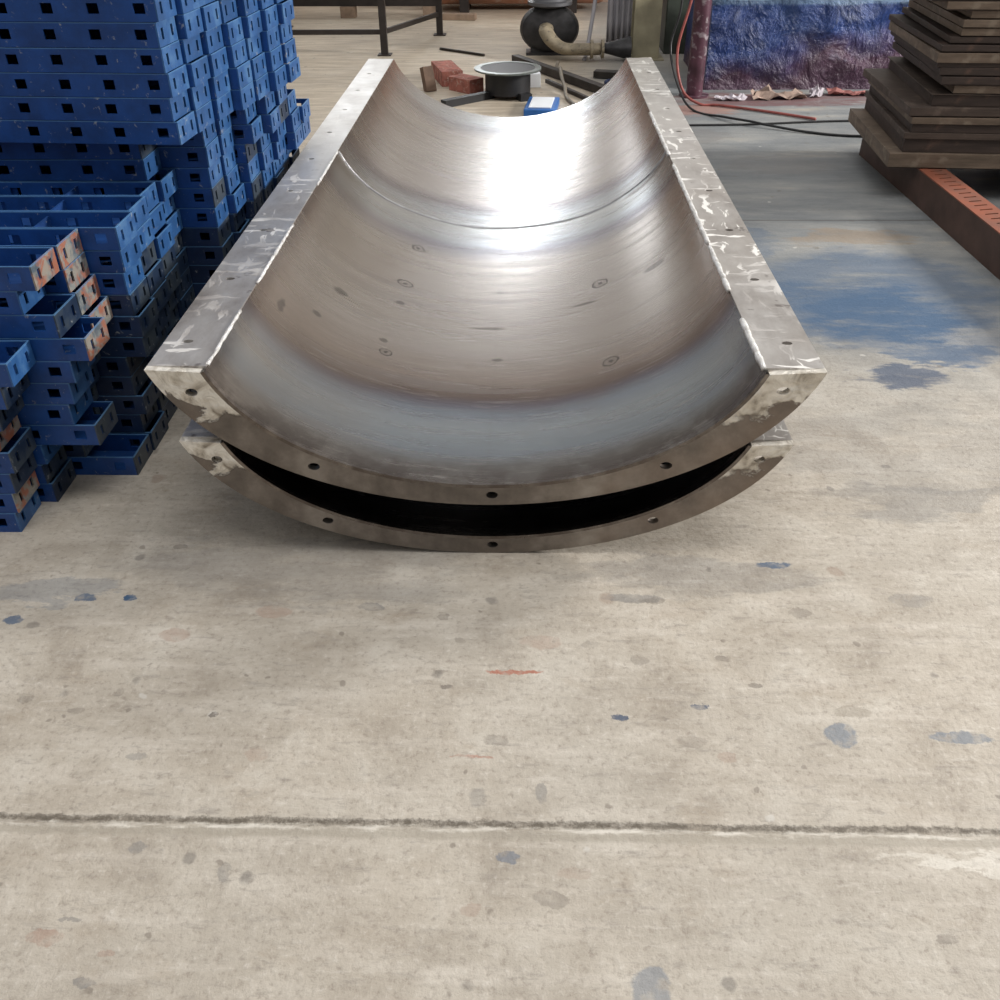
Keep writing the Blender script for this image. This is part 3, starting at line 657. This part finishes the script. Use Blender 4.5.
h = MB(); h.tube(bez([(1.19, 7.50, 1.15), (1.15, 7.45, .70), (1.075, 7.42, .35), (1.125, 7.36, .10), (1.25, 7.30, .012), (1.39, 7.256, .012), (1.70, 7.05, .012), (1.97, 6.84, .012)]), .0095, 8)
tag(h.build('air_hose', m_red, None, True), 'red hose hanging in front of the maroon post and trailing on floor', 'hose')
h = MB(); h.tube(bez([(1.10, 7.56, 1.1), (1.085, 7.50, .62), (1.03, 7.46, .36), (1.09, 7.30, .12), (1.18, 7.12, .009), (1.36, 6.88, .018), (1.50, 6.72, .027), (1.62, 6.63, .020), (1.85, 6.50, .009), (2.15, 6.40, .009), (2.9, 6.36, .009)]), .008, 8)
tag(h.build('black_cable', m_black, None, True), 'thick black cable curving down to floor, passing in front under the brown stack', 'cable')
h = MB(); h.tube(bez([(1.05, 6.70, .008), (1.5, 6.72, .008), (1.9, 6.78, .008), (2.23, 6.81, .008), (2.9, 6.80, .008)]), .0065, 8)
tag(h.build('black_cable', m_black, None, True), 'thin straight black cable on the floor behind the curved cable', 'cable')
m_paper = simple('crumpled_brown_paper', (.30, .22, .18), .8, 0, .4, 12); m_paper2 = simple('crumpled_pale_film', (.50, .46, .50), .5, 0, .3, 12)
def scrap(x, y, sx, sy, h, mat, label, seed):
    n = 10; v = []; f = []
    for i in range(n+1):
        for j in range(n+1):
            u, w = i/n-.5, j/n-.5
            z = abs(noise.fractal(Vector((u*3+seed, w*3, seed)), 1, 2, 3))*h*.45 + .004
            v.append((x+u*sx+.04*noise.noise(Vector((w*5, seed, 0))), y+w*sy+.3*sy*noise.noise(Vector((u*4, seed, 2))), z))
    for i in range(n):
        for j in range(n): k = i*(n+1)+j; f.append((k, k+1, k+n+2, k+n+1))
    mb = MB(); mb.add(v, f); o = mb.build('paper_scrap', mat)
    sol = o.modifiers.new('thickness', 'SOLIDIFY'); sol.thickness = .002; sol.offset = 1
    tag(o, label, 'scrap')
scrap(1.50, 7.48, .20, .10, .13, m_paper2, 'pale crumpled film scrap on the floor nearest the maroon post', 3.1)
scrap(1.86, 7.52, .38, .14, .18, m_paper, 'long brown crumpled paper on the floor before the blue tarpaulin', 7.7)
scrap(2.15, 7.58, .09, .10, .22, m_paper2, 'small pale crumpled piece at the right end of the brown paper', 5.2)
scrap(2.42, 7.62, .34, .10, .12, simple('red_stained_rag', (.26, .10, .09), .8, 0, .4, 12), 'red-stained rag on the floor left of the brown panel stack', 9.4)

# ---------------------------------------------------------------- background, middle: post, sheet, pump, reel, scraps
m_post = simple('olive_beige_paint', (.30, .27, .18), .55, 0, .25, 6)
p = MB(); p.box(.915, 1.145, 9.02, 9.035, .012, 2.0).box(.915, 1.145, 9.235, 9.25, .012, 2.0).box(1.02, 1.04, 9.035, 9.235, .012, 2.0).box(.87, 1.19, 8.98, 9.29, 0, .012)
tag(p.build('column', m_post, bevel=.002), 'olive beige steel column behind the far right corner of the trough', 'column')
m_dkg = simple('dark_green_machine_paint', (.045, .055, .045), .55, .1, .4, 7)
p = MB(); p.box(1.22, 1.42, 9.3, 9.8, 0, 1.5)
tag(p.build('cabinet', m_dkg, bevel=.01), 'dark green narrow cabinet between the olive column and the maroon post', 'cabinet')
m_sheet = simple('pale_grey_sheet', (.42, .41, .44), .5, 0, .15, 4)
v = []; f = []
for i in range(25):
    for j in range(9):
        x = .74+.26*i/24; v.append((x, 9.78 + .03*sin(i*1.3)+.01*sin(j*1.7+i), .01+1.6*j/8))
for i in range(24):
    for j in range(8): k = i*9+j; f.append((k, k+1, k+10, k+9))
mb = MB(); mb.add(v, f); o = mb.build('hanging_sheet', m_sheet, None, True); so = o.modifiers.new('thickness', 'SOLIDIFY'); so.thickness = .004
tag(o, 'pale grey hanging plastic sheet just left of the olive column', 'sheet')

m_pump = simple('dark_cast_iron', (.045, .044, .046), .5, .5, .4, 10, .2); m_pipe = simple('dirty_beige_pipe', (.30, .25, .17), .55, .1, .35, 12, .1, (.12, .10, .08))
m_lt = simple('grey_motor_cap', (.13, .13, .14), .5, .5, .3, 10)
root = empty('pump', (.20, 9.25, 0)); root.scale = (1.03, 1.03, .78); tag(root, 'dark round pump with beige elbow outlet pipe on floor beyond the trough', 'pump')
p = MB(); p.lathe([(0, -.10), (.20, -.10), (.235, -.08), (.255, -.03), (.255, .03), (.235, .08), (.17, .10), (0, .10)], (0, .10, .265), (0, 1, 0), 36); ang_smooth(p.build('volute_casing', m_pump, root))
p = MB(); p.lathe([(0, .0), (.15, .0), (.19, .02), (.19, .05), (.15, .06), (.13, .10), (.16, .12), (.16, .16), (.10, .18), (.08, .24), (0, .24)], (.0, .06, .50)); ang_smooth(p.build('top_cap', m_lt, root))
p = MB(); p.box(-.2, .2, -.0, .20, 0, .03); p.box(-.16, .16, .02, .17, .03, .08); p.build('base_plate', m_pump, root)
p = MB(); p.tube(bez([(-.03, -.04, .29), (-.03, -.18, .28), (.02, -.24, .20), (.12, -.26, .13), (.30, -.25, .12), (.42, -.24, .12)], 8), .062, 16); p.build('elbow_pipe', m_pipe, root, True)
for x in (.34, .43):
    p = MB(); p.lathe([(0, 0), (.095, 0), (.095, .022), (0, .022)], (x, -.245, .12), (1, 0, 0), 20); ang_smooth(p.build('pipe_flange', m_pipe, root))
p = MB(); p.lathe([(.0, 0), (.05, 0), (.115, .20), (.115, .22), (0, .22)], (.455, -.245, .13), (1, 0, .0), 20); ang_smooth(p.build('intake_cone', m_pump, root))
h = MB(); h.tube(bez([(.26, 8.62, .06), (.25, 8.55, .03), (.27, 8.36, .05), (.27, 8.22, .086), (.27, 8.06, .075), (.28, 7.86, .055), (.29, 7.72, .05), (.30, 7.50, .015), (.37, 7.25, .01), (.45, 7.20, .01)]), .014, 8)
tag(h.build('water_hose', simple('grey_beige_hose', (.20, .17, .13), .5), None, True), 'thin grey hose running from the pump pipe toward the trough', 'hose')
h = MB(); h.tube(bez([(.62, 9.3, .9), (.60, 9.3, .5), (.54, 9.2, .10), (.52, 9.15, .012), (.50, 9.0, .012)]), .017, 8)
tag(h.build('water_hose', m_sheet, None, True), 'pale hose hanging down behind the pump', 'hose')
m_dark = simple('dark_steel_bar', (.045, .038, .034), .5, .5, .4, 9)
def bar(a, b, w, hh, label, mat=m_dark, cat='bar', name='steel_bar'):
    m = MB(); m.obox(a, b, w, hh); tag(m.build(name, mat, bevel=.003), label, cat)
bar((-.10, 8.93, .035), (.60, 7.62, .035), .07, .06, 'dark steel bar lying diagonally under the pump outlet')
bar((.16, 8.10, .015), (.50, 7.35, .015), .03, .03, 'short thin bar lying left of the diagonal dark bar')
bar((.55, 8.30, .03), (.90, 8.20, .03), .10, .05, 'dark offcut block on the floor under the black intake cone', cat='offcut')
bar((-.80, 9.55, .012), (-.38, 9.22, .012), .02, .02, 'thin dark rod on the pale floor left of the pump', cat='rod', name='rod')
h = MB(); h.tube([(.74+.09*cos(a), 7.75+.09*sin(a), .012+.001*a) for a in [q*.3 for q in range(40)]], .010, 6)
tag(h.build('cable_coil', m_black, None, True), 'small coil of black cable on the floor beside the trough far right corner', 'cable')
h = MB(); h.tube([(.74+.12*cos(a), 8.0+.09*sin(a), .012+.001*a) for a in [q*.3 for q in range(40)]], .014, 6)
tag(h.build('rag', simple('dark_blue_cloth', (.02, .03, .08), .9), None, True), 'dark blue bundle on the floor under the intake cone', 'bundle')
# turntable reel
root = empty('reel_stand', (-.14, 7.62, 0)); tag(root, 'black drum stand with flat grey-rimmed disc on top beyond the trough', 'stand')
m_drum = simple('black_drum', (.010, .010, .012), .5, 0, .3, 8); m_disc = simple('worn_grey_disc', (.16, .18, .17), .35, .6, .3, 8)
p = MB(); p.lathe([(0, 0), (.17, 0), (.17, .16), (0, .16)], (0, 0, .03)); ang_smooth(p.build('drum', m_drum, root))
p = MB(); p.lathe([(.205, 0), (.25, 0), (.25, .012), (.205, .012), (.205, 0)], (0, 0, .19)); ang_smooth(p.build('disc_rim', m_disc, root))
p = MB(); p.lathe([(0, 0), (.205, 0), (.205, .009), (0, .009)], (0, 0, .19)); ang_smooth(p.build('disc_centre', m_drum, root))
p = MB(); p.obox((-.12, -.05, .025), (-.46, -.36, .025), .06, .05); p.build('foot_bar', m_drum, root)
p = MB(); p.obox((.10, -.08, .025), (.14, -.17, .025), .09, .05); p.build('foot_bar', m_drum, root)
# blue box with white lid
root = empty('blue_tray', (-.02, 6.98, 0), R(-6)); tag(root, 'small blue tray with white top beside the black drum stand', 'tray')
m_bb = simple('bright_blue_paint', (.02, .13, .42), .4, 0, .2, 8); m_wh = simple('white_paint', (.85, .88, .92), .35, 0, .05, 8)
p = MB(); p.box(0, .22, 0, .40, 0, .05); p.build('tray_body', m_bb, root, bevel=.006)
p = MB(); p.box(.03, .19, .03, .34, .05, .062); p.build('white_plate', m_wh, root, bevel=.004)
bar((.06, 7.92, .05), (.04, 8.12, .05), .10, .10, 'small white block on floor behind the blue tray', m_wh, 'block', 'white_block')
# brick-red blocks at the left
m_brick = simple('brick_red_block', (.34, .12, .09), .8, 0, .4, 16, .3, (.45, .30, .25))
bar((-.58, 7.98, .055), (-.70, 8.42, .055), .17, .11, 'brick red block lying on the floor left of the drum stand', m_brick, 'block', 'block')
bar((-.38, 7.74, .05), (-.55, 7.90, .05), .15, .10, 'red and white chipped block leaning at the drum stand foot', m_brick, 'block', 'block')
bar((-.74, 7.80, .0), (-.77, 7.84, .17), .09, .05, 'short brown post stub standing left of the brick red block', simple('brown_wood', (.15, .095, .065), .8), 'stub', 'post_stub')

# ---------------------------------------------------------------- background, left: low railing and far beams
root = empty('railing', (-1.28, 9.31, 0)); tag(root, 'dark low steel railing with a corner post behind the blue trays', 'railing')
m_rail = simple('dark_rail_paint', (.028, .022, .02), .5, .2, .3, 10)
for (x, y) in ((0, 0), (.417, 1.05), (-1.22, 1.55)):
    p = MB(); p.box(x-.03, x+.03, y-.03, y+.03, .01, 1.1); p.build('post', m_rail, root)
    p = MB(); p.box(x-.06, x+.06, y-.06, y+.06, 0, .01); p.build('foot_plate', m_rail, root)
for zz in (.19, .95):
    p = MB(); p.obox((-1.15, 0, zz), (-.03, 0, zz), .03, .04); p.build('rail', m_rail, root)
    p = MB(); p.obox((.012, .03, zz), (.405, 1.02, zz), .03, .04); p.build('rail', m_rail, root)
    p = MB(); p.obox((-1.15, 0, zz), (-1.22, 1.52, zz), .03, .04); p.build('rail', m_rail, root)
bar((-3.2, 11.55, .16), (-.95, 11.50, .16), .10, .09, 'long dark beam on blocks along the back wall', m_rail, 'beam', 'far_beam')
m_woodb = simple('pale_wood_block', (.24, .17, .12), .8, 0, .3, 12)
for x, lb in ((-2.9, 'wooden block under the left end of the far beam'), (-1.95, 'wooden block under the middle of the far beam'), (-1.05, 'wooden block under the right end of the far beam')):
    bar((x-.08, 11.53, .057), (x+.08, 11.53, .057), .16, .113, lb, m_woodb, 'block', 'wood_block')
bar((-.9, 11.35, .03), (-.55, 11.3, .03), .12, .06, 'low brown wooden board on the floor in front of the pink tank', m_woodb, 'board', 'board')
m_tank = simple('faded_orange_tank', (.42, .20, .13), .6, .1, .35, 3, .1, (.50, .36, .30))
root = empty('storage_tank', (-.1, 12.05, 0)); tag(root, 'faded orange pink cylindrical tank lying along the back wall', 'tank')
p = MB(); p.lathe([(0, -1.05), (.2, -1.03), (.36, -.95), (.38, -.9), (.38, .9), (.36, .95), (.2, 1.03), (0, 1.05)], (0, 0, .44), (1, 0, 0), 40); ang_smooth(p.build('tank_body', m_tank, root))
for x in (-.6, .6):
    p = MB(); p.box(x-.05, x+.05, -.30, .30, 0, .20); p.build('saddle', m_rail, root)
